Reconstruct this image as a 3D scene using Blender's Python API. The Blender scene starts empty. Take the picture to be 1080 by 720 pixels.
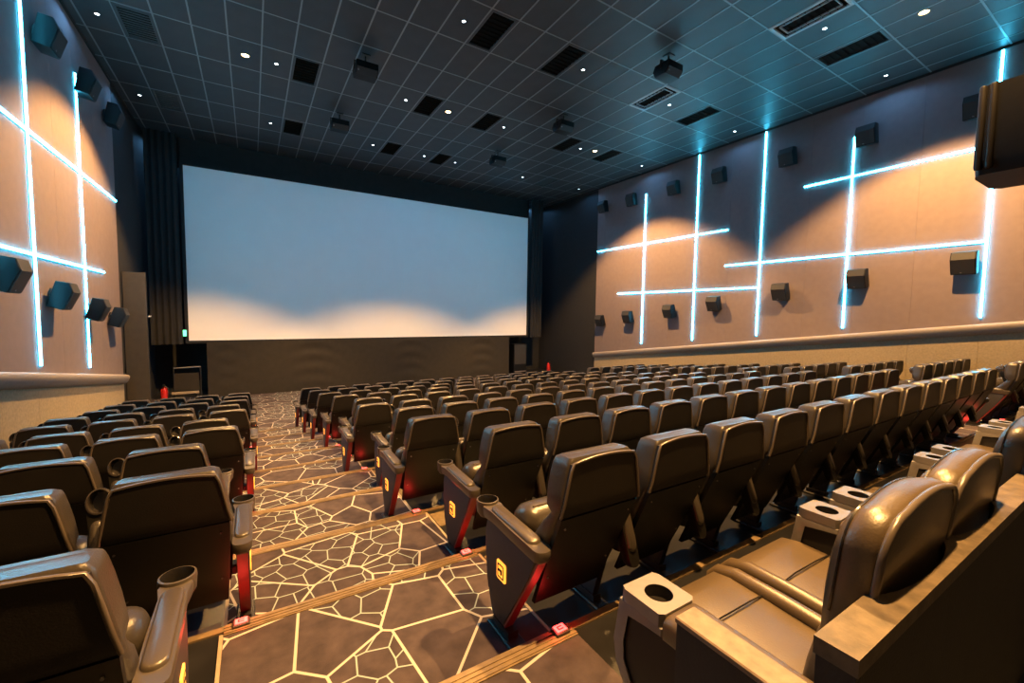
import bpy, bmesh, math, random
from mathutils import Vector, Matrix
random.seed(7)
PI = math.pi
ZC = 3.0                       # camera height above the floor in front of the screen
C = bpy.context.scene.collection
sc = bpy.context.scene

# ------------------------------------------------------------------ camera
yaw, pit, rol, fpx = 5.49512951e-01, -6.57003740e-02, 1.38548919e-02, 447.41
F = Vector((math.sin(yaw)*math.cos(pit), math.cos(yaw)*math.cos(pit), math.sin(pit)))
r0 = Vector((math.cos(yaw), -math.sin(yaw), 0)); u0 = r0.cross(F)
rr = r0*math.cos(rol) + u0*math.sin(rol); uu = -r0*math.sin(rol) + u0*math.cos(rol)
cd = bpy.data.cameras.new('camera'); cam = bpy.data.objects.new('camera', cd); C.objects.link(cam)
cd.sensor_width = 36; cd.lens = fpx*36/1080; cd.clip_start = .02; cd.clip_end = 100
cam.matrix_world = Matrix(((rr.x, uu.x, -F.x, 0), (rr.y, uu.y, -F.y, 0), (rr.z, uu.z, -F.z, ZC), (0, 0, 0, 1)))
sc.camera = cam

# ------------------------------------------------------------------ world, exposure
w = bpy.data.worlds.new('world'); sc.world = w; w.use_nodes = True
w.node_tree.nodes['Background'].inputs[0].default_value = (.5, .6, .8, 1)
w.node_tree.nodes['Background'].inputs[1].default_value = 0.02
vs = sc.view_settings
vs.view_transform = 'Standard'; vs.look = 'None'; vs.exposure = 0.25; vs.gamma = 1; vs.use_curve_mapping = False

WARM_W = 6600       # a warm ceiling downlight
COOL_W = 30        # a small cool ceiling downlight
LED_S = 40.0        # wall light strips
RED_S = 5.0

# ------------------------------------------------------------------ room constants (camera-relative metres)
H = 5.6
XL, XR = -2.87, 13.3
YB, YE, YS, YW = -.62, 14.5, 17.6, 18.95    # back wall, end of the clad side walls, screen, wall behind it
NROW, P = 10, 1.10
TOPZ = [-.67, -.82, -.97, -1.12, -1.27, -1.40, -1.53, -1.66, -1.78, -1.90]
FLZ = [z - 1.09 for z in TOPZ]               # tread heights
FB = -1.61                                   # floor of the sofa row
NOSE = [1.62 + P*k for k in range(NROW)]
AX0, AX1 = -.17, 1.36                        # aisle carpet by the left block
BX0, BX1 = 9.05, 10.25                       # aisle carpet by the right block

# ------------------------------------------------------------------ materials
M = {}
def mat(name, col, rough=.6, metal=0, noise=0, nscale=20, bump=0, bscale=60, spec=.5, coat=0, emit=None, es=0):
    m = bpy.data.materials.new(name); m.use_nodes = True
    nt = m.node_tree; b = nt.nodes['Principled BSDF']
    b.inputs['Base Color'].default_value = (*col, 1); b.inputs['Roughness'].default_value = rough
    b.inputs['Metallic'].default_value = metal; b.inputs['Specular IOR Level'].default_value = spec
    b.inputs['Coat Weight'].default_value = coat
    if emit:
        b.inputs['Emission Color'].default_value = (*emit, 1); b.inputs['Emission Strength'].default_value = es
    if noise or bump:
        tc = nt.nodes.new('ShaderNodeTexCoord')
    if noise:
        n = nt.nodes.new('ShaderNodeTexNoise'); n.inputs['Scale'].default_value = nscale; n.inputs['Detail'].default_value = 5
        nt.links.new(tc.outputs['Object'], n.inputs['Vector'])
        r = nt.nodes.new('ShaderNodeValToRGB')
        r.color_ramp.elements[0].position = .3; r.color_ramp.elements[1].position = .7
        r.color_ramp.elements[0].color = (*[c*(1-noise) for c in col], 1)
        r.color_ramp.elements[1].color = (*[min(1, c*(1+noise)) for c in col], 1)
        nt.links.new(n.outputs['Fac'], r.inputs['Fac']); nt.links.new(r.outputs['Color'], b.inputs['Base Color'])
    if bump:
        n2 = nt.nodes.new('ShaderNodeTexNoise'); n2.inputs['Scale'].default_value = bscale; n2.inputs['Detail'].default_value = 4
        nt.links.new(tc.outputs['Object'], n2.inputs['Vector'])
        bp = nt.nodes.new('ShaderNodeBump'); bp.inputs['Strength'].default_value = bump; bp.inputs['Distance'].default_value = .01
        nt.links.new(n2.outputs['Fac'], bp.inputs['Height']); nt.links.new(bp.outputs['Normal'], b.inputs['Normal'])
    M[name] = m
    return m

mat('leather', (.036, .030, .024), .30, noise=.15, nscale=6, bump=.12, bscale=160, spec=.6)
mat('leather_back', (.009, .0078, .0072), .5, noise=.15, nscale=8, bump=.1, bscale=180, spec=.25)
mat('leather_soft', (.062, .044, .025), .36, noise=.15, nscale=5, bump=.10, bscale=130, spec=.65)
mat('shell_plastic', (.005, .0045, .004), .42, noise=.1, nscale=9, spec=.28)
mat('piping', (.075, .060, .048), .32, spec=.6)
mat('arm_plastic', (.060, .050, .040), .34, noise=.08, nscale=14, spec=.5)
mat('arm_pad', (.055, .044, .033), .34, noise=.12, nscale=12, bump=.08, bscale=150, spec=.6)
mat('cup_dark', (.012, .011, .011), .22, spec=.7)
mat('cup_gloss', (.035, .03, .028), .14, spec=.8, coat=.5)
mat('panel_fabric', (.022, .020, .023), .6, noise=.15, nscale=40, bump=.1, bscale=200)
mat('frame_metal', (.02, .019, .018), .4, metal=.3, noise=.1)
mat('panel_edge_redlit', (.17, .022, .022), .45, noise=.1, nscale=20)  # red glow of the row markers is put into this base colour
mat('logo_glow', (.9, .5, .15), .5, emit=(1.0, .33, .03), es=1.7)
mat('logo_mark', (.05, .02, .008), .6)
mat('marker_glow', (.8, .1, .08), .5, emit=(1.0, .06, .05), es=RED_S)
mat('marker_text', (.5, .02, .02), .6)
mat('marker_case', (.06, .03, .03), .4)
mat('silver', (.17, .160, .160), .40, metal=.35, noise=.05, nscale=30)
mat('wood_top', (.15, .108, .072), .55, noise=.25, nscale=30, bump=.06, bscale=90)
mat('ledge_stone', (.080, .060, .038), .55, noise=.4, nscale=22, bump=.1, bscale=80)
mat('partition_dark', (.012, .0105, .0095), .75, noise=.2, nscale=12, bump=.15, bscale=120)
mat('wall_fabric', (.185, .147, .150), .9, noise=.05, nscale=7, bump=.15, bscale=240)
mat('wall_backing', (.05, .045, .045), .9, noise=.1)
mat('wall_lower', (.30, .25, .17), .95, noise=.14, nscale=26, bump=.35, bscale=110)
mat('ledge_white', (.27, .24, .22), .6, noise=.06, nscale=18)
mat('black_wall', (.014, .015, .017), .85, noise=.15, nscale=9)
mat('dark_panel', (.035, .029, .022), .7, noise=.12, nscale=8)
mat('dark_fabric', (.019, .015, .010), .9, noise=.12, nscale=6)
mat('curtain', (.010, .010, .011), .9, noise=.2, nscale=5)
mat('screen_white', (.80, .80, .80), .85, noise=.012, nscale=2)
mat('tile', (.032, .036, .040), .5, noise=.14, nscale=3, bump=.1, bscale=160)
mat('grid_bar', (.22, .24, .25), .4, metal=.25, noise=.05)
mat('vent_dark', (.007, .0045, .0025), .9, spec=.1, noise=.2, nscale=20)
mat('vent_slat', (.055, .055, .055), .5, noise=.1)
mat('vent_frame', (.40, .42, .44), .5, noise=.05)
mat('vent_frame_dark', (.04, .045, .05), .5, noise=.05)
mat('speaker_body', (.006, .0064, .0075), .5, noise=.12, nscale=30, bump=.06, bscale=150, spec=.22)
mat('speaker_column', (.020, .019, .019), .35, metal=.4, noise=.1)
mat('speaker_grille', (.028, .027, .027), .7, noise=.2, nscale=150, bump=.2, bscale=300)
mat('led', (.7, .9, 1), .5, emit=(.06, .62, .97), es=LED_S)
mat('led_case', (.2, .25, .3), .5, noise=.05)
mat('lamp_glow', (1, .8, .5), .5, emit=(1.0, .62, .22), es=24)
mat('dot_glow', (.9, .95, 1), .5, emit=(.75, .88, 1.0), es=14)
mat('trim_ring', (.08, .09, .1), .4, noise=.05)
mat('nosing', (.20, .145, .08), .42, metal=.2, noise=.2, nscale=18, bump=.1, bscale=60)
mat('edge_trim', (.30, .24, .17), .5, noise=.1)
mat('row_floor', (.012, .012, .0135), .32, noise=.35, nscale=4, spec=.6)
mat('row_riser', (.016, .015, .015), .6, noise=.2)
mat('vinyl_plate', (.15, .11, .06), .5, noise=.25, nscale=20)
mat('red_paint', (.55, .02, .015), .3, noise=.08, nscale=12)
mat('black_rubber', (.015, .015, .015), .5, noise=.1)
mat('exit_green', (.1, .7, .3), .5, emit=(.12, .9, .42), es=2.2)
mat('white_paint', (.6, .58, .55), .5, noise=.05)
mat('emergency_lens', (.7, .7, .68), .3, noise=.03)

def carpet_material():
    m = bpy.data.materials.new('carpet'); m.use_nodes = True
    nt = m.node_tree; b = nt.nodes['Principled BSDF']; N = nt.nodes.new; Lk = nt.links.new
    b.inputs['Roughness'].default_value = .95; b.inputs['Specular IOR Level'].default_value = .15
    tc = N('ShaderNodeTexCoord'); g = N('ShaderNodeMapping'); Lk(tc.outputs['Object'], g.inputs['Vector'])
    g.inputs['Scale'].default_value = (1, 1, 0); g.inputs['Location'].default_value = (3.37, 1.91, 0)
    def vor(scale, wd, rnd):
        v = N('ShaderNodeTexVoronoi'); v.voronoi_dimensions = '2D'; v.feature = 'DISTANCE_TO_EDGE'
        v.inputs['Scale'].default_value = scale; v.inputs['Randomness'].default_value = rnd
        Lk(g.outputs['Vector'], v.inputs['Vector'])
        lt = N('ShaderNodeMapRange'); lt.inputs['From Min'].default_value = wd*.75; lt.inputs['From Max'].default_value = wd
        lt.inputs['To Min'].default_value = 1; lt.inputs['To Max'].default_value = 0
        Lk(v.outputs['Distance'], lt.inputs['Value']); return lt.outputs['Result']
    big = vor(2.5, .021, .95)
    # net of fine lines in patches: lines between random cell points, kept only where a coarse cell says so
    fine = vor(6.2, .029, 1.0)
    cell = N('ShaderNodeTexVoronoi'); cell.voronoi_dimensions = '2D'; cell.inputs['Scale'].default_value = 2.5
    cell.inputs['Randomness'].default_value = .95
    Lk(g.outputs['Vector'], cell.inputs['Vector'])
    sep = N('ShaderNodeSeparateColor'); Lk(cell.outputs['Color'], sep.inputs['Color'])
    th = N('ShaderNodeMath'); th.operation = 'GREATER_THAN'; th.inputs[1].default_value = .54
    Lk(sep.outputs['Red'], th.inputs[0])
    fm = N('ShaderNodeMath'); fm.operation = 'MULTIPLY'; Lk(fine, fm.inputs[0]); Lk(th.outputs[0], fm.inputs[1])
    ground = N('ShaderNodeTexNoise'); ground.inputs['Scale'].default_value = 9; ground.inputs['Detail'].default_value = 8
    Lk(g.outputs['Vector'], ground.inputs['Vector'])
    cr = N('ShaderNodeValToRGB'); cr.color_ramp.elements[0].position = .3; cr.color_ramp.elements[1].position = .75
    cr.color_ramp.elements[0].color = (.038, .030, .034, 1); cr.color_ramp.elements[1].color = (.075, .058, .062, 1)
    Lk(ground.outputs['Fac'], cr.inputs['Fac'])
    m1 = N('ShaderNodeMix'); m1.data_type = 'RGBA'
    Lk(fm.outputs[0], m1.inputs[0]); Lk(cr.outputs['Color'], m1.inputs[6]); m1.inputs[7].default_value = (.28, .34, .34, 1)
    m2 = N('ShaderNodeMix'); m2.data_type = 'RGBA'
    Lk(big, m2.inputs[0]); Lk(m1.outputs[2], m2.inputs[6]); m2.inputs[7].default_value = (.42, .385, .35, 1)
    Lk(m2.outputs[2], b.inputs['Base Color'])
    nb = N('ShaderNodeTexNoise'); nb.inputs['Scale'].default_value = 260
    Lk(g.outputs['Vector'], nb.inputs['Vector'])
    bp = N('ShaderNodeBump'); bp.inputs['Strength'].default_value = .25; bp.inputs['Distance'].default_value = .006
    Lk(nb.outputs['Fac'], bp.inputs['Height']); Lk(bp.outputs['Normal'], b.inputs['Normal'])
    M['carpet'] = m
carpet_material()

# ------------------------------------------------------------------ helpers
def mesh_of(bm, m, smooth=0):
    bmesh.ops.recalc_face_normals(bm, faces=bm.faces)
    me = bpy.data.meshes.new('mesh'); bm.to_mesh(me); bm.free()
    me.materials.append(M[m])
    if smooth:
        for p in me.polygons: p.use_smooth = True
        me.set_sharp_from_angle(angle=math.radians(smooth))
    return me
def obj(name, me, parent=None, loc=(0, 0, 0), rot=(0, 0, 0)):
    o = bpy.data.objects.new(name, me); C.objects.link(o)
    if parent is None: loc = (loc[0], loc[1], loc[2] + ZC)
    o.location = loc; o.rotation_euler = rot
    if parent is not None: o.parent = parent
    return o
def tag(o, label, cat, group=None):
    o['label'] = label; o['category'] = cat
    if group: o['group'] = group
    return o
def thing(name, label, cat, loc, rot=(0, 0, 0), group=None):
    o = obj(name, None, None, loc, rot); o.empty_display_size = .1
    return tag(o, label, cat, group)
def structure(name, me=None):
    o = obj(name, me); o['kind'] = 'structure'; return o
def part(name, bm, m, parent, smooth=0, loc=(0, 0, 0)):
    return obj(name, mesh_of(bm, m, smooth), parent, loc)
def light(name, kind, parent, loc, energy, col, size=.05, spot=None, blend=.1):
    d = bpy.data.lights.new(name, kind); d.energy = energy; d.color = col; d.shadow_soft_size = size
    if spot: d.spot_size = spot; d.spot_blend = blend
    o = bpy.data.objects.new(name, d); C.objects.link(o); o.parent = parent; o.location = loc
    return o
def add_box(bm, x0, x1, y0, y1, z0, z1, bev=0, seg=2):
    v = [bm.verts.new((x, y, z)) for x in (x0, x1) for y in (y0, y1) for z in (z0, z1)]
    f = [bm.faces.new([v[i] for i in q]) for q in ((0, 1, 3, 2), (4, 6, 7, 5), (0, 4, 5, 1), (2, 3, 7, 6), (0, 2, 6, 4), (1, 5, 7, 3))]
    if bev:
        es = list({e for q in f for e in q.edges})
        bmesh.ops.bevel(bm, geom=es, offset=bev, segments=seg, profile=.5, affect='EDGES')
    return bm
def box(x0, x1, y0, y1, z0, z1, bev=0, seg=2):
    return add_box(bmesh.new(), x0, x1, y0, y1, z0, z1, bev, seg)
def add_loft(bm, rings, caps=True, closed=True):
    vr = [[bm.verts.new(p) for p in r] for r in rings]
    n = len(vr[0])
    for a, b in zip(vr, vr[1:]):
        for i in range(n if closed else n-1):
            bm.faces.new((a[i], a[(i+1) % n], b[(i+1) % n], b[i]))
    if caps and closed:
        bm.faces.new(vr[0][::-1]); bm.faces.new(vr[-1])
    return bm
def add_prism(bm, poly, axis, a, b, bev=0, seg=2):
    """polygon in the plane across axis, extruded from a to b"""
    def pt(u, v, t): return {'x': (t, u, v), 'y': (u, t, v), 'z': (u, v, t)}[axis]
    v0 = [bm.verts.new(pt(u, v, a)) for u, v in poly]; v1 = [bm.verts.new(pt(u, v, b)) for u, v in poly]
    n = len(poly); fs = [bm.faces.new(v0[::-1]), bm.faces.new(v1)]
    for i in range(n): fs.append(bm.faces.new((v0[i], v0[(i+1) % n], v1[(i+1) % n], v1[i])))
    if bev:
        es = list(set(list(fs[0].edges) + list(fs[1].edges)))
        bmesh.ops.bevel(bm, geom=es, offset=bev, segments=seg, profile=.5, affect='EDGES')
    return bm
def add_tube(bm, pts, r, n=6, upv=None):
    pts = [Vector(p) for p in pts]; rings = []
    for i, p in enumerate(pts):
        d = (pts[min(i+1, len(pts)-1)] - pts[max(i-1, 0)]).normalized()
        up = Vector(upv) if upv else (Vector((0, 0, 1)) if abs(d.z) < .95 else Vector((1, 0, 0)))
        a = d.cross(up).normalized(); b = d.cross(a).normalized()
        rings.append([p + (a*math.cos(t) + b*math.sin(t))*r for t in [2*PI*k/n for k in range(n)]])
    return add_loft(bm, rings)
def add_lathe(bm, prof, n=20, c=(0, 0, 0), cap0=True, cap1=True):
    rings = [[(c[0] + r*math.cos(2*PI*k/n), c[1] + r*math.sin(2*PI*k/n), c[2] + z) for k in range(n)] for r, z in prof]
    vr = [[bm.verts.new(p) for p in r] for r in rings]
    for a, b in zip(vr, vr[1:]):
        for i in range(n): bm.faces.new((a[i], a[(i+1) % n], b[(i+1) % n], b[i]))
    if cap0: bm.faces.new(vr[0][::-1])
    if cap1: bm.faces.new(vr[-1])
    return bm
def rrect(hw, y0, y1, rad, seg=4, cx=0):
    """rounded rectangle ring in x,y"""
    rad = min(rad, hw*.98, (y1-y0)*.49); out = []
    for cxs, cys, a0 in ((hw-rad, y1-rad, 0), (-hw+rad, y1-rad, PI/2), (-hw+rad, y0+rad, PI), (hw-rad, y0+rad, 1.5*PI)):
        for k in range(seg+1):
            t = a0 + PI/2*k/seg; out.append((cx + cxs + rad*math.cos(t), cys + rad*math.sin(t)))
    return out
def copy_tree(o, parent=None):
    c = o.copy(); C.objects.link(c); c.parent = parent
    for ch in KIDS.get(o, []): copy_tree(ch, c)
    return c
KIDS = {}
def index_kids(root):
    KIDS[root] = list(root.children)
    for ch in root.children: index_kids(ch)
ORD = ['zeroth', 'first', 'second', 'third', 'fourth', 'fifth', 'sixth', 'seventh', 'eighth', 'ninth', 'tenth', 'eleventh', 'twelfth', 'thirteenth']

# ================================================================== FLOOR
floor = structure('floor')
X0F, X1F = XL-.15, XR+.15
lev = [(YB-.2, NOSE[0], FB)] + [(NOSE[k], NOSE[k+1] if k+1 < NROW else YW, FLZ[k]) for k in range(NROW)]
for i, (y0, y1, z) in enumerate(lev):
    part('tread', box(X0F, X1F, y0, y1, -3.35, z), 'row_floor', floor)
    last = i == len(lev)-1
    for a, b in ((AX0, AX1), (BX0, BX1)):
        ye = y1 if not last else NOSE[-1]+1.05
        part('aisle_carpet', box(a, b, y0+.002, ye-.002, z, z+.008), 'carpet', floor)
    if i > 0:
        # the dark floor between aisles is edged along its open side
        for a in (AX0-.02, AX1, BX0-.02, BX1):
            part('edge_trim', box(a, a+.018, y0+.002, min(y1, NOSE[-1]+1.05)-.06, z, z+.012), 'edge_trim', floor)
    if not last:
        zt = z
        for a, b in ((AX0, AX1), (BX0, BX1)):
            bm = bmesh.new()
            add_prism(bm, [(y1-.075, zt), (y1-.075, zt+.014), (y1+.012, zt+.014), (y1+.016, zt+.006), (y1+.016, zt-.05), (y1, zt-.05), (y1, zt)], 'x', a, b)
            for q in range(3):
                add_box(bm, a, b, y1-.066+q*.024, y1-.054+q*.024, zt+.012, zt+.018)
            part('stair_nosing', bm, 'nosing', floor)
            part('riser', box(a, b, y1, y1+.008, lev[i+1][2], zt-.05), 'row_riser', floor)
        for a, b in ((XL, AX0), (AX1, BX0), (BX1, XR)):
            part('row_edge_strip', box(a, b, y1-.035, y1+.010, zt-.002, zt+.010), 'nosing', floor)
part('front_carpet', box(XL, XR, NOSE[-1]+1.06, YS+.3, FLZ[-1], FLZ[-1]+.008), 'carpet', floor)
# pale vinyl plates at the row ends beside the left aisle
for k in range(0, NROW):
    z = FLZ[k]
    part('end_plate', box(AX0-.24, AX0-.03, NOSE[k]+.04, NOSE[k]+.30, z, z+.006), 'vinyl_plate', floor)
    part('end_plate', box(AX1+.03, AX1+.28, NOSE[k]+.74, NOSE[k]+1.0, z, z+.006), 'vinyl_plate', floor)

# ================================================================== SIDE WALLS
def zledge(Y): return -1.72 + (14.3 - min(max(Y, -1), 14.5))*.136
def side_wall(name, x, s):
    """s = +1: room lies towards +x (left wall), -1 for the right wall"""
    wl = structure(name, mesh_of(box(min(x-s*.06, x-s*.16), max(x-s*.06, x-s*.16), YB-.2, YW+.1, -3.35, H+.3), 'wall_backing'))
    ys = [2.53+2.3*i/2 for i in range(-3, 11)] + [YE]
    ys = [YB] + [y for y in ys if YB+.3 < y < YE-.3] + [YE]
    for a, b in zip(ys, ys[1:]):
        g = .0008
        bm = bmesh.new()
        add_prism(bm, [(a+g, zledge(a)+.02), (b-g, zledge(b)+.02), (b-g, H-.03), (a+g, H-.03)], 'x', x-s*.06, x, bev=.003, seg=1)
        part('wall_panel', bm, 'wall_fabric', wl, 40)
        bm = bmesh.new()
        add_prism(bm, [(a+.002, -3.0), (b-.002, -3.0), (b-.002, zledge(b)), (a+.002, zledge(a))], 'x', x-s*.06, x)
        part('lower_panel', bm, 'wall_lower', wl)
    bm = bmesh.new()
    add_prism(bm, [(YE+.01, -3.0), (YW, -3.0), (YW, H), (YE+.01, H)], 'x', x-s*.06, x-s*.03)
    part('black_cladding', bm, 'black_wall', wl)
    return wl
wall_left = side_wall('wall_left', XL, 1)
wall_right = side_wall('wall_right', XR, -1)
def ledge(name, x, s):
    prof = [(0, 0), (.06, .004), (.105, -.012), (.125, -.04), (.122, -.09), (.10, -.15), (.07, -.20), (.035, -.225), (0, -.23)]
    rings = []
    for i in range(33):
        y = YB + (YE-YB)*i/32
        rings.append([(x + s*d, y, zledge(y) + dz + .03) for d, dz in prof])
    bm = bmesh.new(); add_loft(bm, rings)
    o = structure(name, mesh_of(bm, 'ledge_white', 50)); return o
ledge('trim_1', XL, 1); ledge('trim_2', XR, -1)

# back wall, screen wall
bm = box(X0F, X1F, YB-.15, YB, -3.35, H+.3); structure('wall_back', mesh_of(bm, 'black_wall'))
bm = box(X0F, X1F, YW, YW+.15, -3.35, H+.3); structure('wall_front', mesh_of(bm, 'black_wall'))

# exit vestibule in the left corner
ves = structure('wall_exit')
part('front_panel', box(XL+.0, -2.41, 14.8, 14.84, -3.0, .95), 'dark_panel', ves)
part('side_panel', box(-2.45, -2.41, 14.84, 14.95, -3.0, .95), 'black_wall', ves)
part('top_panel', box(XL+.0, -2.45, 14.84, 14.95, .91, .95), 'black_wall', ves)

# ================================================================== CEILING
ceil = structure('ceiling', mesh_of(box(X0F, X1F, YB-.2, YW+.15, H+.06, H+.2), 'black_wall'))
GX0, GY0 = -2.1-.6*2, 7.22-1.2*7
vent_cells = {}
def cell(x, y): return (round((x-GX0-.3)/.6), round((y-GY0-.6)/1.2))
VENTS = [(-1.8, 11.42, 's'), (1.2, 11.42, 'd'), (1.2, 15.02, 'd'), (-1.8, 15.02, 'f'), (4.2, 7.82, 'd'), (6.0, 7.82, 'd'), (4.2, 11.42, 'd'), (6.0, 11.42, 'd'),
         (4.2, 15.02, 'd'), (6.0, 15.02, 'd'), (9.0, 11.42, 'd'), (10.8, 11.42, 'd'), (10.8, 15.02, 'f'), (9.0, 7.82, 'w'), (9.0, 4.22, 'w'), (10.8, 4.22, 'd'), (10.8, 7.82, 'd'),
         (4.2, 4.22, 'd'), (6.0, 4.22, 'd'), (1.2, 7.82, 'd'), (-1.8, 7.82, 's')]
VC = {cell(x, y) for x, y, _ in VENTS}
tiles = []
nx = int((X1F-GX0)/.6)+1; ny = int((YW-GY0)/1.2)+1
for i in range(nx):
    for j in range(ny):
        xa, xb = GX0+.6*i, GX0+.6*(i+1); ya, yb = GY0+1.2*j, GY0+1.2*(j+1)
        xa, xb = max(xa, XL-.03), min(xb, XR+.03); ya, yb = max(ya, YB), min(yb, YW)
        if xb-xa < .05 or yb-ya < .05 or (i, j) in VC: continue
        tiles.append((xa, xb, ya, yb))
fwd = lambda t: ((t[0]+t[1])/2*math.sin(yaw) + (t[2]+t[3])/2*math.cos(yaw))
def inview(t):
    c = Vector(((t[0]+t[1])/2, (t[2]+t[3])/2, H)); z = c.dot(F)
    if z < .3: return False
    px = 540 + fpx*c.dot(rr)/z; py = 360 - fpx*c.dot(uu)/z
    return -90 < px < 1170 and -90 < py < 800
tiles.sort(key=lambda t: (not inview(t), fwd(t)))
tmesh = {}
for t in tiles[:300]:
    key = (round(t[1]-t[0], 3), round(t[3]-t[2], 3))
    if key not in tmesh:
        a, b = key
        tmesh[key] = mesh_of(box(-a/2+.006, a/2-.006, -b/2+.006, b/2-.006, 0, .02, .004, 1), 'tile')
    o = obj('ceiling_tile', tmesh[key], ceil, ((t[0]+t[1])/2, (t[2]+t[3])/2, H + random.uniform(0, .002)))
if tiles[300:]:
    bm = bmesh.new()
    for t in tiles[300:]: add_box(bm, t[0]+.006, t[1]-.006, t[2]+.006, t[3]-.006, H, H+.02)
    o = part('ceiling_tile', bm, 'tile', ceil); o['kind'] = 'stuff'
for i in range(nx+1):
    x = GX0+.6*i
    if XL-.02 < x < XR+.02:
        part('grid_bar', box(x-.014, x+.014, YB, YW, H-.006, H+.03), 'grid_bar', ceil)
for j in range(ny+1):
    y = GY0+1.2*j
    if YB < y < YW:
        part('grid_bar', box(XL-.03, XR+.03, y-.014, y+.014, H-.005, H+.03), 'grid_bar', ceil)
for s, nm in ((XL, 'trim_3'), (XR, 'trim_4')):
    structure(nm, mesh_of(box(s-.03, s+.03, YB, YW, H-.05, H+.01), 'black_wall'))

# ceiling vents
def where(x, y):
    a = {-1.8: 'by the left wall', 1.2: 'second column from the left', 4.2: 'third column from the left', 6.0: 'fourth column from the left', 9.0: 'fifth column from the left', 10.8: 'by the right wall'}[x]
    b = {4.22: 'nearest row', 7.82: 'second nearest row', 11.42: 'third nearest row', 15.02: 'row closest to the screen'}[y]
    return a + ', ' + b
for x, y, k in VENTS:
    desc = {'s': 'slatted grey ceiling vent', 'd': 'dark brown ceiling vent', 'f': 'flat grey ceiling vent', 'w': 'white framed ceiling vent'}[k]
    v = thing('ceiling_vent', f'{desc} {where(x, y)}', 'vent', (x, y, H), group='ceiling vents')
    fm = 'vent_frame' if k == 'w' else 'vent_frame_dark'
    bm = bmesh.new(); fw = .05
    add_box(bm, -.29, -.29+fw, -.585, .585, -.012, .02); add_box(bm, .29-fw, .29, -.585, .585, -.012, .02)
    add_box(bm, -.29+fw, .29-fw, -.585, -.585+fw, -.012, .02); add_box(bm, -.29+fw, .29-fw, .585-fw, .585, -.012, .02)
    part('frame', bm, fm, v)
    part('backing', box(-.26, .26, -.56, .56, .02, .04), 'vent_dark' if k != 'f' else 'tile', v)
    if k == 'w':
        bm = bmesh.new()
        for a, b, c, d in ((-.16, -.145, -.46, .46), (.145, .16, -.46, .46), (-.145, .145, -.46, -.445), (-.145, .145, .445, .46)):
            add_box(bm, a, b, c, d, -.012, .02)
        part('inner_frame', bm, 'vent_frame', v)
    me = mesh_of(box(-.235, .235, -.006, .006, -.006, .016), 'vent_slat' if k in 'sf' else 'vent_dark')
    ns = 12 if k == 's' else 9
    for q in range(ns):
        obj('slat', me, v, (0, -.48 + .96*q/(ns-1), 0), (math.radians(-35), 0, 0))

# warm downlights, with the light they give
for n, (x, y, d) in enumerate([(0.0, 11.42, 'by the left wall'), (4.8, 11.42, 'in the middle of the ceiling'), (10.15, 11.3, 'at the far right near the wall'),
                               (10.6, 3.05, 'at the upper right edge of the picture'), (4.8, 3.05, 'over the centre seats near the sofas'), (1.8, .62, 'above the near end of the sofas')]):
    L = thing('downlight', f'warm yellow round ceiling downlight {d}', 'ceiling light', (x, y, H), group='warm downlights')
    bm = bmesh.new(); add_lathe(bm, [(.095, .0), (.095, -.012), (.075, -.014), (.070, .0)], 24, cap0=False, cap1=False); part('trim_ring', bm, 'trim_ring', L, 40)
    bm = bmesh.new(); add_lathe(bm, [(.07, -.004), (.05, -.012), (.02, -.016)], 20); part('bulb', bm, 'lamp_glow', L, 60)
    wl_ = light('warm_lamp', 'SPOT', L, (0, 0, -.03), WARM_W, (1.0, .52, .16), .10, math.radians(104), .30)
    wl_.rotation_euler = (0, math.radians(-9 if x > 8 else (9 if x < 1 else 0)), 0)     # the outer lamps are turned a little to their wall
# small cool downlights
cw = {4.22: 'nearest', 7.82: 'second', 11.42: 'third', 15.02: 'fourth', 18.62: 'farthest'}
cl = {-2.4: 'first', .6: 'second', 3.6: 'third', 6.6: 'fourth', 9.6: 'fifth', 12.6: 'sixth'}
dots = [(x, y) for x in cl for y in cw] + [(5.4, 15.02)]
for x, y in dots:
    lab = f'small white round downlight, {cl[x]} from the left in the {cw[y]} row' if x in cl else 'extra small white round downlight beside the vents near the screen'
    L = thing('spot_downlight', lab, 'ceiling light', (x, y, H), group='small white downlights')
    bm = bmesh.new(); add_lathe(bm, [(.05, 0), (.05, -.008), (.036, -.01), (.034, 0)], 16, cap0=False, cap1=False); part('trim_ring', bm, 'trim_ring', L, 40)
    bm = bmesh.new(); add_lathe(bm, [(.034, -.003), (.02, -.007), (.006, -.009)], 14); part('bulb', bm, 'dot_glow', L, 60)
    light('cool_lamp', 'SPOT', L, (0, 0, -.03), COOL_W, (.18, .52, 1.0), .04, math.radians(165), .3)

# ================================================================== WALL LIGHT STRIPS
def strip(a, b, x, s, lab):
    (y0, z0), (y1, z1) = a, b
    vert = abs(y1-y0) < .01; hw = .020
    t = thing('led_strip_light', lab, 'light strip', (x, (y0+y1)/2, min(z0, z1)), group='blue white light strips on the walls')
    cy, cz = (y0+y1)/2, min(z0, z1); dep = .030 if vert else .026
    def rect(w): return (y0-w-cy, y0+w-cy, 0, abs(z1-z0)) if vert else (y0-cy, y1-cy, -w, w)
    p = rect(hw+.008); xs = sorted((0, s*.008)); part('channel', box(xs[0], xs[1], *p), 'led_case', t)
    p = rect(hw); xs = sorted((s*.008, s*dep)); part('diffuser', box(xs[0], xs[1], *p), 'led', t)
for y, z0, z1, d in ((2.53, .05, H-.06, 'fifth and nearest'), (5.0, -.26, 4.64, 'fourth'), (7.24, -.57, H-.06, 'third'), (9.47, -.85, H-.06, 'second'), (11.77, -1.12, 4.74, 'first and farthest')):
    strip((y, z0), (y, z1), XR, -1, f'{d} upright glowing strip on the right wall counted from the screen')
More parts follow.
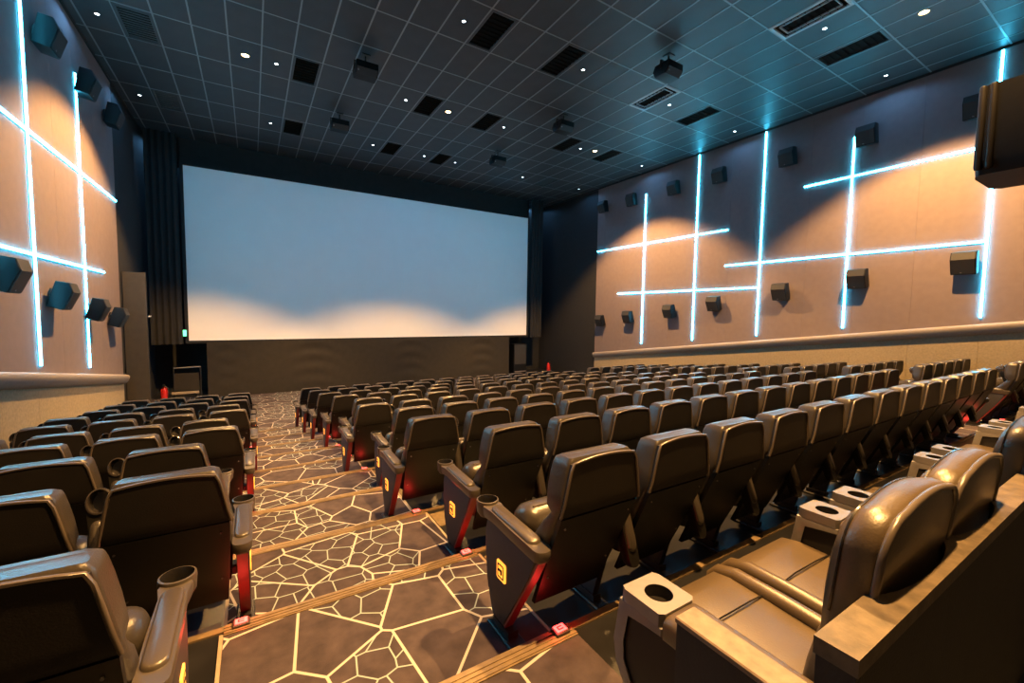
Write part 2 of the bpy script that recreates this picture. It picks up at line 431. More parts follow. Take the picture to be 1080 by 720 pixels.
for y0, y1, z, d in ((2.53, 8.36, 1.66, 'long lower level glowing strip nearest on the right wall'), (2.53, 6.12, 3.65, 'upper level glowing strip nearest on the right wall'),
                     (7.24, 13.14, .90, 'lowest level glowing strip toward the screen on the right wall'), (8.32, 14.45, 2.82, 'upper level glowing strip toward the screen on right wall')):
    strip((y0, z), (y1, z), XR, -1, d)
for y, z0, z1, d in ((9.52, -.92, H-.06, 'taller upright glowing strip, middle one on the left wall'), (11.85, -1.22, 4.57, 'shorter upright glowing strip, farther one on the left wall'),
                     (7.24, -.57, H-.06, 'upright glowing strip on the left wall, nearest the camera')):
    strip((y, z0), (y, z1), XL, 1, d)
for y0, y1, z, d in ((7.24, 14.48, 2.68, 'upper level glowing strip on the left wall'), (5.0, 13.18, .81, 'lower level glowing strip on the left wall above the speakers')):
    strip((y0, z), (y1, z), XL, 1, d)

# ================================================================== SPEAKERS
def make_speaker(name):
    t = obj(name, None)
    w2 = .20
    prof = [(0.05, -.22), (.05, .24), (.22, .26), (.31, .12), (.27, -.22)]       # (out from wall, z)
    bm = bmesh.new(); add_prism(bm, prof, 'y', -w2, w2, .012, 2); part('cabinet', bm, 'speaker_body', t, 35)
    bm = bmesh.new(); add_prism(bm, [(.312, .115), (.274, -.20), (.282, -.205), (.320, .118), (.228, .258), (.222, .250)], 'y', -w2+.02, w2-.02); part('grille', bm, 'speaker_grille', t)
    bm = bmesh.new(); add_box(bm, -.02, .0, -.05, .05, -.09, .09); add_box(bm, 0, .06, -.03, .03, -.03, .03); part('bracket', bm, 'frame_metal', t)
    bm = bmesh.new(); add_box(bm, .275, .290, -.05, -.02, -.185, -.165); part('badge', bm, 'silver', t)
    return t
spk = make_speaker('wall_speaker'); index_kids(spk); first = [True]
def place_speaker(x, y, z, rz, tilt, lab, group, sc_=1):
    o = spk if first[0] else copy_tree(spk); first[0] = False
    o.location = (x, y, z + ZC); o.rotation_euler = (0, tilt, rz); o.scale = (sc_,)*3
    tag(o, lab, 'speaker', group)
for i, (y, zt, zb) in enumerate([(2.8, 4.50, 1.26), (4.69, 4.55, 1.04), (6.52, 4.57, .78), (8.6, 4.61, .46), (10.37, 4.63, .20), (12.38, 4.65, -.03), (14.0, 4.70, -.22)]):
    place_speaker(XR-.02, y, zt, PI, .2, f'black box speaker high on the right wall, {ORD[i+1]} from the camera', 'upper right wall speakers', 1.0)
    place_speaker(XR-.02, y, zb, PI, .3, f'black box speaker low on the right wall, {ORD[i+1]} from the camera', 'lower right wall speakers', 1.0)
for i, (y, zt) in enumerate([(10.0, 4.36), (11.9, 4.44), (13.8, 4.55)]):
    place_speaker(XL+.02, y, zt, 0, .2, f'black box speaker high on the left wall, {ORD[i+1]} from the camera', 'upper left wall speakers', 1.0)
for i, (y, zb) in enumerate([(8.2, .45), (10.05, .23), (11.9, 0.0), (13.45, -.18)]):
    place_speaker(XL+.02, y, zb, 0, .3, f'black box speaker low on the left wall, {ORD[i+1]} from the camera', 'lower left wall speakers', .95)

def hanging_speaker(x, y, lab):
    t = thing('ceiling_speaker', lab, 'speaker', (x, y, H), group='speakers hanging from the ceiling')
    bm = bmesh.new(); add_box(bm, -.09, .09, -.09, .09, -.02, 0); add_tube(bm, [(0, 0, -.02), (0, 0, -.16)], .02, 8); part('ceiling_mount', bm, 'frame_metal', t)
    bm = bmesh.new()
    add_box(bm, -.25, .25, -.022, .022, -.175, -.16); add_box(bm, -.25, -.236, -.022, .022, -.34, -.175); add_box(bm, .236, .25, -.022, .022, -.34, -.175)
    part('yoke', bm, 'frame_metal', t)
    bm = bmesh.new(); add_prism(bm, [(-.20, -.22), (.16, -.22), (.22, -.33), (.16, -.46), (-.10, -.46), (-.20, -.36)], 'x', -.235, .235, .015, 2); part('cabinet', bm, 'speaker_body', t, 35)
    bm = bmesh.new(); add_prism(bm, [(-.21, -.36), (-.205, -.355), (-.10, -.455), (-.10, -.468), (-.112, -.468)], 'x', -.21, .21); part('grille', bm, 'speaker_grille', t)
    bm = bmesh.new(); add_box(bm, -.20, -.17, -.185, -.165, -.43, -.40); part('badge', bm, 'silver', t)
for x, y, d in ((2.25, 10.0, 'left side of the ceiling, nearer one'), (7.8, 6.42, 'right side of the ceiling, nearest one'), (7.62, 9.83, 'right side of the ceiling, middle one'),
                (2.25, 13.25, 'left side of the ceiling, near the screen'), (7.4, 13.2, 'right side of the ceiling, near the screen')):
    hanging_speaker(x, y, f'black speaker on a yoke, {d}')

# large rear speaker at the right edge, on an arm from the back wall
t = thing('rear_speaker', 'large black rear speaker hanging close by at the upper right edge', 'speaker', (2.70, YB, .63))
ring = [(0, .62), (.0, 1.15), (.008, 1.18), (.03, 1.195), (.08, 1.205), (.36, 1.205), (.40, 1.17), (.40, .66), (.36, .62)]
bm = bmesh.new(); add_loft(bm, [[(x*.9+.02, y, 0) for x, y in ring], [(x, y, .06) for x, y in ring], [(x, y, .37) for x, y in ring]])
part('cabinet', bm, 'speaker_body', t, 30)
for cx_, cy_ in ((.002, 1.150), (.010, 1.183)):
    bm = bmesh.new(); add_lathe(bm, [(.010, .02), (.013, .03), (.013, .365), (.010, .372)], 14, (cx_, cy_, 0)); part('edge_column', bm, 'speaker_column', t, 50)
bm = bmesh.new(); add_box(bm, .16, .24, .0, .03, .1, .3); add_tube(bm, [(.20, .03, .2), (.20, .63, .2)], .025, 8); part('wall_arm', bm, 'frame_metal', t)

# ================================================================== SCREEN END
scr = thing('cinema_screen', 'huge blank white cinema screen on the front wall', 'screen', (4.9, YS, -1.05))
part('screen_sheet', box(-6.71, 6.70, 0, .02, 0, 5.70), 'screen_white', scr)
bm = bmesh.new()
for a, b, c, d in ((-6.80, 6.80, -.09, 0), (-6.80, 6.80, 5.70, 5.80), (-6.80, -6.71, 0, 5.70), (6.70, 6.80, 0, 5.70)): add_box(bm, a, b, -.03, .06, c, d)
part('frame', bm, 'curtain', scr)
def folds(x0, x1, y, z0, z1, amp, per, m, name, lab, cat, drape=0, nz=2):
    t = thing(name, lab, cat, ((x0+x1)/2, y, z0)); hw = (x1-x0)/2; n = max(8, int((x1-x0)/per*8)); rings = []
    for j in range(nz+1):
        z = (z1-z0)*j/nz
        fr = []; bk = []
        for i in range(n+1):
            x = -hw + 2*hw*i/n
            a = math.sin(2*PI*x/per)*amp
            if drape:
                v = z/(z1-z0); q = 0
                for cx, wd in ((-hw*.45, 1.5), (hw*.18, 1.3), (-hw*.9, .7), (hw*.75, 1.2)):
                    dd = abs(x-cx)/wd
                    if dd < 1: q += math.sin((v + .55*dd*dd)*24)*(1-dd)*.035*(.35+v*.65)
                a = a + q
            fr.append((x, a-.02, z)); bk.append((x, a+.02, z))
        rings.append(fr + bk[::-1])
    bm = bmesh.new(); add_loft(bm, rings); part('cloth', bm, m, t, 60)
    return t
folds(-2.75, -1.95, 17.45, -1.15, H-.05, .035, .17, 'curtain', 'masking_curtain', 'black pleated curtain beside the left edge of the screen', 'curtain')
folds(11.75, 12.35, 17.45, -1.15, H-.05, .035, .17, 'curtain', 'masking_curtain', 'black pleated curtain beside the right edge of the screen', 'curtain')
folds(-2.0, 11.8, 17.85, 4.6, H-.02, .0, 2, 'curtain', 'top_mask', 'black cloth band above the cinema screen', 'curtain')
folds(-1.33, 10.55, 17.5, FLZ[-1]+.01, -1.10, .010, 1.9, 'dark_fabric', 'stage_skirt', 'long dark brown draped cloth hanging below the screen', 'curtain', drape=1, nz=40)

def extinguisher(x, y, z, lab):
    t = thing('fire_extinguisher', lab, 'extinguisher', (x, y, z), group='red fire extinguishers')
    bm = bmesh.new(); add_lathe(bm, [(.08, 0), (.092, .02), (.092, .40), (.07, .48), (.03, .52), (.03, .55)], 18); part('cylinder', bm, 'red_paint', t, 40)
    bm = bmesh.new(); add_box(bm, -.03, .03, -.1, .06, .55, .575); add_box(bm, -.02, .02, -.12, .0, .595, .612); part('valve_handle', bm, 'black_rubber', t)
    bm = bmesh.new(); add_tube(bm, [(.03, -.05, .56), (.11, -.08, .48), (.12, -.09, .3), (.10, -.08, .12)], .012, 6); part('hose', bm, 'black_rubber', t, 60)
    bm = bmesh.new(); add_lathe(bm, [(.0935, .17), (.0935, .32)], 18, cap0=False, cap1=False); part('label_band', bm, 'marker_text', t, 60)
zf = FLZ[-1]+.008
extinguisher(-2.42, 17.0, zf, 'red fire extinguisher on the floor by the left exit corner')
extinguisher(12.75, 17.25, zf, 'red fire extinguisher on the floor by the right corner')
t = thing('safety_rail', 'low dark barrier with a pale top bar under the left screen corner', 'barrier', (-1.85, 17.25, zf))
bm = bmesh.new(); add_tube(bm, [(-.35, 0, 1.07), (.35, 0, 1.09)], .022, 8); part('top_bar', bm, 'silver', t, 60)
bm = bmesh.new(); add_box(bm, -.34, .30, -.01, .01, .35, .90); part('infill_panel', bm, 'dark_fabric', t)
for x in (-.35, .35):
    bm = bmesh.new(); add_tube(bm, [(x, 0, 0), (x, 0, 1.08)], .02, 8); part('post', bm, 'frame_metal', t, 60)
bm = bmesh.new(); add_box(bm, -.40, .30, -.14, -.06, .24, .31); part('kick_rail', bm, 'edge_trim', t)
bm = bmesh.new(); 
for x in (-.38, .28): add_box(bm, x-.02, x+.02, -.13, -.07, 0, .24)
part('kick_rail_foot', bm, 'frame_metal', t)
t = thing('exit_sign', 'small green glowing exit sign at the lower left screen corner', 'sign', (-1.93, 17.52, -.92))
part('case', box(-.09, .09, 0, .05, 0, .26), 'frame_metal', t); part('lit_face', box(-.07, .07, -.006, 0, .03, .23), 'exit_green', t)
t = thing('emergency_light', 'twin-head emergency light on the dark left corner wall', 'lamp', (-2.88, 17.1, -.35))
part('case', box(0.0, .10, -.12, .12, -.06, .06, .01), 'white_paint', t)
for s in (-1, 1):
    bm = bmesh.new(); add_lathe(bm, [(.02, -.03), (.05, -.01), (.055, .03)], 14, (.14, s*.09, .10)); part('lamp_head', bm, 'emergency_lens', t, 40)
t = thing('alarm_call_point', 'tiny red call point on the dark left corner wall', 'alarm', (-2.88, 17.2, -1.62))
part('case', box(-.02, .05, -.06, .06, -.06, .06, .008), 'red_paint', t); part('glass', box(.05, .055, -.04, .04, -.04, .04), 'emergency_lens', t)
for x, lab in ((11.2, 'black subwoofer box in the gap below the right screen corner'),):
    t = thing('subwoofer', lab, 'speaker', (x, 17.9, zf))
    part('cabinet', box(-.30, .45, -.3, .3, 0, 1.5, .02), 'speaker_body', t); part('grille', box(-.26, .41, -.31, -.30, .5, 1.45), 'speaker_grille', t)
    part('foot_bar', box(-.25, .40, -.33, -.30, .10, .16), 'silver', t)

# ================================================================== TIP-UP SEATS
def backface(z):
    """rear surface y at height z"""
    if z > .83: return -.41 - (z-.83)/.26*.01
    return -.41 + (.83-z)/.59*.26
def halfw(z):
    pts = [(.22, .225), (.50, .245), (.80, .256), (1.075, .203), (1.12, .19)]
    for (a, p), (b, q) in zip(pts, pts[1:]):
        if z <= b: return p + (q-p)*max(0, (z-a))/(b-a)
    return pts[-1][1]
SEATM = {}
def build_seat_meshes():
    # backrest cushion: headrest bulge over a lumbar bulge
    prof = [(.36, -.055, -.20+.02), (.40, -.02, 0), (.55, -.10, 0), (.66, -.185, 0), (.74, -.245, 0), (.785, -.285, 0), (.81, -.30, 0), (.84, -.275, 0), (.92, -.262, 0), (.99, -.262, 0), (1.045, -.268, 0), (1.072, -.280, 0), (1.086, -.300, 0), (1.090, -.330, 0)]
    rings = []
    for z, yf, _ in prof:
        yb = backface(min(z, 1.085)) + .012
        if z > 1.07: yb += (z-1.07)*.6
        h = halfw(z) + .005
        if .77 < z < .83: h -= .008
        if z > 1.08: h -= .010
        cr = []
        for x, y in rrect(h, yb, max(yf, yb+.03), .022 if z > .83 else .04, 4):
            arch = 0
            if z > .95: arch = -.022*(x/h)**2*(z-.95)/.14 + .012*(z-.95)/.14
            cr.append((x, y, z + arch))
        rings.append(cr)
    bm = bmesh.new(); add_loft(bm, rings); SEATM['cushion'] = mesh_of(bm, 'leather', 50)
    # upper back shell
    def shell(zs, off, m, inset=.0, arch=True):
        rings = []
        for z in zs:
            h = halfw(z) - inset; y = backface(z)
            rg = []
            for k in range(9):
                x = -h + 2*h*k/8
                dz = (-.022*(x/h)**2 + .012)*(z-.95)/.14 if (z > .95 and arch) else 0
                rg.append((x, y - off, z + dz))
            rings.append(rg + [(x, y+.016, z) for x, y, z in reversed([(a, b+off, c) for a, b, c in rg])])
        bm = bmesh.new(); add_loft(bm, rings); return mesh_of(bm, m, 30)
    SEATM['back'] = shell([.805, .83, .88, .95, 1.0, 1.045, 1.07], .004, 'leather_back')
    SEATM['shell'] = shell([.24, .30, .45, .60, .72, .80], .010, 'shell_plastic', .004)
    # piping along the edge of the upper back
    pts = []
    for z in (.81, .88, .97, 1.04): pts.append((-halfw(z)-.002, backface(z)-.006, z + ((-.010)*(z-.95)/.14 if z > .95 else 0)))
    for k in range(9):
        h = halfw(1.07); x = -h*.96 + 2*h*.96*k/8
        pts.append((x, backface(1.07)-.004, 1.074 + (-.022*(x/h)**2 + .012)*(1.07-.95)/.14))
    for z in (1.04, .97, .88, .81): pts.append((halfw(z)+.002, backface(z)-.006, z + ((-.010)*(z-.95)/.14 if z > .95 else 0)))
    bm = bmesh.new(); add_tube(bm, pts, .0075, 6, (0, 1, 0)); SEATM['piping'] = mesh_of(bm, 'piping', 60)
    bm = bmesh.new()
    for x, z in ((-.21, .74), (.21, .74), (-.20, .42), (.20, .42)):
        y = backface(z)-.010
        add_prism(bm, [(x+.0055*math.cos(t), z+.0055*math.sin(t)) for t in [PI/4*k for k in range(8)]], 'y', y-.006, y+.002)
    SEATM['bolt'] = mesh_of(bm, 'silver', 40)
    # tipped-up seat cushion, its rounded front edge on top
    rings = []
    for s, d0, d1, h in ((0, .02, .13, .235), (.06, -.005, .165, .245), (.20, -.02, .18, .25), (.34, -.03, .185, .25), (.39, -.022, .17, .247), (.425, -.005, .145, .24), (.447, .02, .115, .22), (.457, .045, .085, .19)):
        # s runs up along the tipped cushion, d across its thickness
        cy, cz = -.02 - s*.28, .34 + s*.80
        rings.append([(x, cy + d*.95, cz + d*.28) for x, d in rrect(h, d0, d1, .075, 6)])
    bm = bmesh.new(); add_loft(bm, rings); SEATM['seat'] = mesh_of(bm, 'leather', 50)
    pts = []
    for k in range(13):
        x = -.19 + .38*k/12; s = .457; cy, cz = -.02 - s*.28, .34 + s*.80; d = .065
        pts.append((x, cy + d*.95, cz + d*.28 + .003))
    bm = bmesh.new(); add_tube(bm, pts, .005, 5); SEATM['seam'] = mesh_of(bm, 'piping', 60)
    # underframe below the seat
    bm = bmesh.new(); add_box(bm, -.27, .27, -.02, .06, .30, .36, .01, 1); SEATM['crossbar'] = mesh_of(bm, 'frame_metal')
    # armrest: body, pad, cup holder
    def arm_outline(y0, y1, w0, w1):
        o = []
        for k in range(9):
            t = -PI/2 - PI*k/8; o.append((w0*math.cos(t+PI/2+PI/2), y0 + w0*.8*math.sin(t+PI/2+PI/2)))
        return o
    out = []
    for k in range(9):
        t = PI + PI*k/8; out.append((.048*math.cos(t), -.325 + .040*math.sin(t)))
    out += [(.050, -.10), (.046, .10), (.058, .17)]
    for k in range(7):
        t = -PI*.20 - PI*.60*k/6; out.append((.060*math.cos(t), .225 + .060*math.sin(t)))
    out += [(-.058, .17), (-.046, .10), (-.050, -.10)]
    rings = []
    for z, sc2 in ((.595, .86), (.612, .98), (.645, 1.0), (.655, .97)):
        rings.append([(x*sc2, -.02 + (y+.02)*(1-(1-sc2)*.25), z + (y-.0)*.035) for x, y in out])
    bm = bmesh.new(); add_loft(bm, rings); SEATM['arm'] = mesh_of(bm, 'arm_plastic', 40)
    SEATM['arm_mid'] = SEATM['arm'].copy(); SEATM['arm_mid'].materials[0] = M['shell_plastic']
    padr = []
    for z, sc2 in ((.650, 1.0), (.664, .97), (.672, .80)):
        padr.append([(x*sc2, -.06 + (y+.06)*(1-(1-sc2)*.3), z + y*.035) for x, y in rrect(.038, -.285, .135, .036, 5)])
    bm = bmesh.new(); add_loft(bm, padr); SEATM['pad'] = mesh_of(bm, 'arm_pad', 50)
    SEATM['pad_mid'] = SEATM['pad'].copy(); SEATM['pad_mid'].materials[0] = M['leather']
    for key, m1, m2 in (('', 'arm_plastic', 'cup_dark'), ('_mid', 'cup_gloss', 'cup_gloss')):
        bm = bmesh.new(); add_lathe(bm, [(.046, .575), (.062, .60), (.066, .655), (.064, .668), (.057, .670)], 24, (0, .225, .005), cap0=True, cap1=False)
        SEATM['cup'+key] = mesh_of(bm, m1, 50)
        bm = bmesh.new(); add_lathe(bm, [(.057, .670), (.053, .655), (.047, .595), (.012, .590)], 24, (0, .225, .005), cap0=False, cap1=True)
        SEATM['well'+key] = mesh_of(bm, m2, 50)
    # stanchion of the middle arms, and its foot
    bm = bmesh.new(); add_prism(bm, [(-.26, .60), (.10, .60), (.11, .45), (.07, .03), (-.06, .03), (-.13, .30), (-.20, .50)], 'x', -.022, .022, .006, 1)
    SEATM['stanchion'] = mesh_of(bm, 'frame_metal', 40)
    bm = bmesh.new(); add_box(bm, -.05, .05, -.14, .13, .0, .022, .006, 1); add_box(bm, -.03, .03, -.08, .09, .022, .06); SEATM['foot'] = mesh_of(bm, 'frame_metal')
    # end panel facing the aisle
    pl = [(-.33, .60), (.17, .612), (.195, .52), (.195, .40), (.165, .24), (.105, .06), (-.02, .06), (-.13, .25), (-.25, .45)]
    bm = bmesh.new(); add_prism(bm, pl, 'x', -.030, .030, .012, 3); SEATM['panel'] = mesh_of(bm, 'panel_fabric', 40)
    bm = bmesh.new(); add_prism(bm, [(-.345, .600), (-.335, .602), (-.128, .25), (-.02, .065), (-.032, .058), (-.142, .245), (-.265, .45)], 'x', -.026, .026)
    SEATM['panel_edge_redlit'] = mesh_of(bm, 'panel_edge_redlit', 40)
    # glowing mark on the panel: lit rounded square, dark ring, lit curl
    for s in (-1, 1):
        def rs(hw, hz, rad, cy=.0, cz=.365): return [(cy + a, cz + b) for a, b in rrect(hw, -hz, hz, rad, 3)]
        bm = bmesh.new(); xs = sorted((s*.030, s*.036)); add_prism(bm, rs(.046, .052, .012), 'x', *xs); SEATM['logo%d' % s] = mesh_of(bm, 'logo_glow')
        xs = sorted((s*.036, s*.039))
        bm = bmesh.new()
        a = rs(.034, .040, .010); b = rs(.024, .030, .007)
        x = s*.039
        va = [bm.verts.new((x, *p)) for p in a]; vb = [bm.verts.new((x, *p)) for p in b]
        n = len(a)
        for i in range(n): bm.faces.new((va[i], va[(i+1) % n], vb[(i+1) % n], vb[i]))
        add_prism(bm, [(-.012, .375), (.024, .372), (.024, .358), (.004, .360), (.002, .345), (-.012, .347)], 'x', *xs)
        SEATM['mark%d' % s] = mesh_of(bm, 'logo_mark')
build_seat_meshes()
SM = SEATM
def add_arm(t, x, mid, mirror=1):
    k = '_mid' if mid else ''
    a = obj('armrest', SM['arm'+k], t, (x, .357, .486) if mid else (x, 0, 0), (math.radians(68), 0, 0) if mid else (0, 0, 0)); a.scale = (.78 if mid else 1, 1, 1)   # arms inside a row are folded up
    obj('armrest_pad', SM['pad'+k], a); obj('cup_holder', SM['cup'+k], a); obj('cup_well', SM['well'+k], a)
def make_seat(kind):
    """kind: m = middle, l = left end panel too, r = right arm with no panel, R = right arm with end panel"""
    t = obj('cinema_chair', None)
    obj('backrest_cushion', SM['cushion'], t)
    bk = obj('back_panel', SM['back'], t); obj('piping', SM['piping'], bk)
    sh = obj('lower_back_shell', SM['shell'], t); obj('bolts', SM['bolt'], sh)['kind'] = 'stuff'
    st = obj('seat_cushion', SM['seat'], t); obj('seam', SM['seam'], st)
    obj('crossbar', SM['crossbar'], t)
    add_arm(t, -.30, kind not in 'lb')
    def end(x, s):
        p = obj('end_panel', SM['panel'], t, (x, 0, 0)); obj('panel_edge_redlit', SM['panel_edge_redlit'], p)
        g = obj('logo_light', SM['logo%d' % s], p); obj('logo_mark', SM['mark%d' % s], p)
        obj('foot', SM['foot'], t, (x, 0, 0))
    if kind in 'lb': end(-.30, -1)
    else:
        obj('stanchion', SM['stanchion'], t, (-.30, 0, 0)); obj('foot', SM['foot'], t, (-.30, 0, 0))
    if kind in 'rRb':
        add_arm(t, .30, False)
        if kind == 'R' or kind == 'b': end(.30, 1)
        else: obj('stanchion', SM['stanchion'], t, (.30, 0, 0)); obj('foot', SM['foot'], t, (.30, 0, 0))
    index_kids(t)
    return t
proto = {}
def place_seat(kind, x, y, z, lab, group):
    if kind not in proto: proto[kind] = o = make_seat(kind)
    else: o = copy_tree(proto[kind])
    o.location = (x, y, z + ZC); tag(o, lab, 'chair', group)
CX = [1.25, 1.44, 1.22, 1.41, 1.20, 1.38, 1.23, 1.12, 1.06, 1.0]
LX = [-.38, -.17, -.33, -.15, -.28, -.11, -.22, -.12, -.12, -.09]
for k in range(NROW):
    y = 1.49 + .42 + P*k; z = FLZ[k]; rw = ORD[k+1]
    for i in range(13):
        kind = 'l' if i == 0 else ('R' if i == 12 else 'm')
        place_seat(kind, CX[k] + .205 + .6*i, y, z, f'black cinema chair, {rw} row before the sofas, {ORD[i+1]} seat right of the left aisle', 'seats of the centre block')
    for i in range(4):
        kind = 'R' if i == 0 else ('m')
        place_seat(kind, LX[k] - .205 - .6*i, y, z, f'black cinema chair, {rw} row before the sofas, {ORD[i+1]} seat left of the left aisle', 'seats of the left block')
    for i in range(5):
        kind = 'l' if i == 0 else ('r' if i == 4 else 'm')
        place_seat(kind, 10.52 - .04*(k % 2) + .60*i, y, z, f'black cinema chair, {rw} row before the sofas, {ORD[i+1]} seat right of the right aisle', 'seats of the right block')

# ---------------------------------------------------------------- red row markers on the steps
def marker(x, y, z, lab):
    t = thing('row_marker_light', lab, 'marker light', (x, y, z), group='red row marker lights')
    part('case', box(-.042, .042, -.03, .030, -.004, .018, .004, 1), 'marker_case', t)
    part('lit_face', box(-.030, .030, -.018, .026, .016, .021), 'marker_glow', t)
    bm = bmesh.new(); add_prism(bm, [(-.016, -.008), (-.016, .016), (.014, .016), (.014, .010), (-.009, .010), (-.009, -.002), (.014, -.002), (.014, -.008)], 'z', .021, .0225)
    part('row_letter', bm, 'marker_text', t)
    light('red_lamp', 'POINT', t, (0, .02, .05), .9, (1.0, .03, .025), .02)
for k in range(NROW):
    z = (FB if k == 0 else FLZ[k-1]) + .012
    for x, d in ((1.29, 'right side of the left aisle'), (-.09, 'left side of the left aisle'), (BX0+.06, 'left side of the right aisle'), (BX1-.06, 'right side of the right aisle')):
        marker(x, NOSE[k]-.02, z, f'small red row marker light, {ORD[k+1]} step from the sofas, {d}')

# ================================================================== SOFAS
ARM_Z = .61
def plate_hole(x0, x1, y0, y1, cx, cy, r, z0, z1, n=32):
    bm = bmesh.new(); o0 = []; o1 = []; i1 = []; i0 = []
    for k in range(n):
        t = 2*PI*(k+.5)/n; c, s_ = math.cos(t), math.sin(t)
        kx = ((x1-cx) if c > 0 else (x0-cx))/c if abs(c) > 1e-6 else 1e9
        ky = ((y1-cy) if s_ > 0 else (y0-cy))/s_ if abs(s_) > 1e-6 else 1e9
        d = min(kx, ky); p = (cx+c*d, cy+s_*d)
        o0.append(bm.verts.new((*p, z0))); o1.append(bm.verts.new((*p, z1)))
        i1.append(bm.verts.new((cx+r*c, cy+r*s_, z1))); i0.append(bm.verts.new((cx+r*c, cy+r*s_, z0)))
    for a, b in ((o0, o1), (o1, i1), (i1, i0), (i0, o0)):
        for k in range(n): bm.faces.new((a[k], a[(k+1) % n], b[(k+1) % n], b[k]))
    return bm
def make_sofa():
    t = obj('twin_sofa', None)      # origin: left outer edge, floor, y of camera plane
    W = 1.47; aw = .165; sw = (W-2*aw)/2
    part('base', box(.02, W-.02, .46, 1.04, .05, .26, .02, 2), 'shell_plastic', t)
    def head_outline(hw, zb, zt, crown, rad, n=7):
        o = [(-hw*.93, zb), (hw*.93, zb), (hw, zb+.10)]
        zs = zt - crown
        for k in range(n+1):
            a = PI/2*k/n; o.append((hw-rad+rad*math.cos(a), zs-rad+rad*math.sin(a)))
        m = 8
        for k in range(1, m): 
            x = (hw-rad)*(1-2*k/m); o.append((x, zs + crown*(1-(x/(hw-rad))**2)))
        for k in range(n+1):
            a = PI/2 + PI/2*k/n; o.append((-(hw-rad)+rad*math.cos(a), zs-rad+rad*math.sin(a)))
        o.append((-hw, zb+.10))
        return o
    for i in range(2):
        x0 = aw + sw*i; hw = sw/2; cx = x0 + hw
        rings = []
        for y, zt, zb in ((.50, .40, .24), (.56, .425, .22), (.70, .43, .22), (.92, .445, .22), (1.04, .45, .21), (1.12, .435, .22), (1.165, .38, .25), (1.175, .33, .28)):
            rings.append([(cx+xx, y, zz + .018*(1-(xx/hw)**2)*(1 if zz > (zt+zb)/2 else 0)) for xx, zz in rrect(hw-.004, zb, zt-.012, .05, 5)])
        bm = bmesh.new(); add_loft(bm, rings); s_ = part('seat_cushion', bm, 'leather_soft', t, 50)
        bm = bmesh.new(); add_tube(bm, [(cx-hw+.05, .90, .442), (cx-hw*.3, .905, .449), (cx+hw*.4, .902, .449), (cx+hw-.05, .90, .442)], .0035, 5); part('seam', bm, 'cup_dark', s_)
        bx = cx + (hw-.052 if i == 0 else -hw+.052)
        bm = bmesh.new(); add_tube(bm, [(bx, .58, .415), (bx, .62, .430), (bx, .85, .440), (bx, 1.03, .443), (bx, 1.11, .42), (bx, 1.14, .38)], .036, 10); part('bolster', bm, 'leather_soft', s_, 60)
        # lower back, then the head cushion over it
        rings = []
        for z, yb, yf, h in ((.28, .46, .58, hw-.03), (.46, .45, .575, hw-.02), (.62, .435, .55, hw-.014), (.72, .425, .53, hw-.02), (.76, .42, .51, hw-.03)):
            rings.append([(cx+xx, yy, z) for xx, yy in rrect(h, yb, yf, .045, 5)])
        bm = bmesh.new(); add_loft(bm, rings); part('backrest', bm, 'leather_soft', t, 50)
        rings = []
        for y, h, zt, zb, rad in ((.368, hw-.020, 1.115, .74, .10), (.374, hw-.006, 1.13, .73, .105), (.39, hw, 1.137, .725, .105), (.42, hw+.002, 1.140, .72, .10), (.452, hw-.002, 1.128, .72, .10), (.474, hw-.012, 1.10, .735, .09), (.486, hw-.04, 1.05, .77, .08)):
            rings.append([(cx+xx, y - .05*(1.13-zz)*(0) + (1.13-zz)*.10, zz) for xx, zz in head_outline(h, zb, zt, .022, rad)])
        bm = bmesh.new(); add_loft(bm, rings); b_ = part('headrest', bm, 'leather_soft', t, 50)
        ho = head_outline(hw-.004, .73, 1.131, .022, .105)[2:]
        bm = bmesh.new(); add_tube(bm, [(cx+xx, .371 + (1.13-zz)*.10, zz) for xx, zz in ho], .0095, 8, (0, 1, 0)); part('piping', bm, 'piping', b_, 60)
        ho = head_outline(hw-.003, .72, 1.127, .022, .10)[2:]
        bm = bmesh.new(); add_tube(bm, [(cx+xx,   .455 + (1.13-zz)*.10, zz) for xx, zz in ho], .004, 5, (0, 1, 0)); part('head_seam', bm, 'cup_dark', b_, 60)
    for i, ax in enumerate((0, W-aw)):
        a = part('armrest', box(ax, ax+aw, .43, 1.06, .05, ARM_Z-.055, .015, 3), 'leather_back', t, 40)
        rings = []
        for y, dz in ((.43, 0), (.45, .012), (.84, .02), (.875, .016), (.883, .0)):
            rings.append([(ax+aw/2+xx, y, zz) for xx, zz in rrect(aw/2+.004, ARM_Z-.10, ARM_Z-.008+dz*.4, .03, 4)])
        bm = bmesh.new(); add_loft(bm, rings); part('armrest_pad', bm, 'leather_soft', a, 50)
        o_ = [(.885, ARM_Z-.047), (1.074, ARM_Z-.047), (1.10, ARM_Z-.22), (1.085, ARM_Z-.30), (.98, ARM_Z-.46), (.955, ARM_Z-.44), (.965, ARM_Z-.40), (1.05, ARM_Z-.27), (1.055, ARM_Z-.20), (1.035, ARM_Z-.085), (.885, ARM_Z-.075)]
        bm = bmesh.new(); add_prism(bm, o_, 'x', ax-.008, ax+aw+.008, .005, 2); b_ = part('front_bracket', bm, 'silver', a, 40)
        part('cup_plate', plate_hole(ax-.008, ax+aw+.008, .885, 1.068, ax+aw/2, .972, .050, ARM_Z-.047, ARM_Z), 'silver', a, 30)
        bm = bmesh.new(); add_lathe(bm, [(.0495, .0), (.049, -.005), (.047, -.044), (.01, -.045)], 28, (ax+aw/2, .972, ARM_Z-.001), cap0=False, cap1=True); part('cup_holder', bm, 'cup_dark', a, 50)
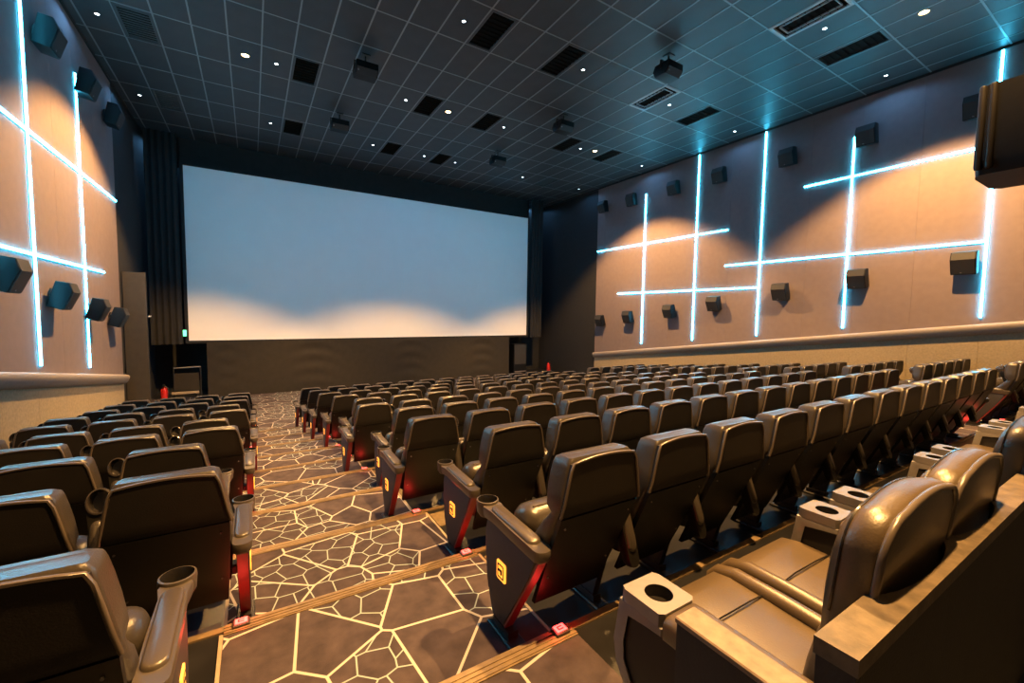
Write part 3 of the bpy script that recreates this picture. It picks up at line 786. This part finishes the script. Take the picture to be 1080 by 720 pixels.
        bm = bmesh.new(); xs = (ax-.013, ax-.007); add_prism(bm, [(1.015+.020*math.cos(q*PI/8), ARM_Z-.375+.020*math.sin(q*PI/8)) for q in range(16)], 'x', *xs); part('recline_button', bm, 'black_rubber', a, 40)
    for x, y in ((.1, .50), (W-.1, .50), (.1, 1.0), (W-.1, 1.0)):
        bm = bmesh.new(); add_lathe(bm, [(.022, 0), (.028, .05)], 10, (x, y, 0)); part('leg', bm, 'frame_metal', t, 40)
    index_kids(t)
    return t
sofa = make_sofa()
SP = 1.69
for i in range(5):
    o = sofa if i == 0 else copy_tree(sofa)
    o.location = (1.15 + SP*i, 0, FB + ZC)
    tag(o, ['black leather twin recliner sofa at the near end behind the wooden side panel', 'black leather twin recliner sofa, second from the wooden side panel', 'black leather twin recliner sofa, third from the wooden side panel',
            'black leather twin recliner sofa, fourth from the wooden side panel', 'black leather twin recliner sofa at the far end by the right aisle'][i], 'sofa', 'sofas along the back row')

# partition behind the sofas with a scalloped ledge, and the side wing
pw = thing('sofa_partition', 'dark half-height partition with a brown scalloped ledge behind the sofas', 'partition', (0, 0, FB))
part('panel', box(1.07, 9.0, .335, .352, 0, .87), 'partition_dark', pw)
LZ = .91
edge = [(1.045, .327), (9.02, .327)]
front = []
x = 9.02
fr = [(9.02, .41)]
for i in reversed(range(5)):
    for j in (1, 0):
        c = 1.15 + SP*i + .165 + .57*(j+.5)
        for q in range(13):
            t_ = PI*q/12; fr.append((c + .27*math.cos(t_), .41 - .055*math.sin(t_)))
fr.append((1.045, .41))
bm = bmesh.new(); add_prism(bm, edge + fr, 'z', LZ-.04, LZ); part('ledge', bm, 'ledge_stone', pw)
part('end_cap', box(1.047, 1.068, .332, .405, 0, LZ-.04), 'partition_dark', pw)
sw_ = thing('side_wing', 'low dark side panel with a pale wood top beside the near sofa', 'partition', (1.085, 0, FB))
part('panel', box(-.035, .045, .412, .76, 0, .705), 'partition_dark', sw_)
part('wood_top', box(-.040, .050, .412, .766, .705, .725, .004, 1), 'wood_top', sw_)
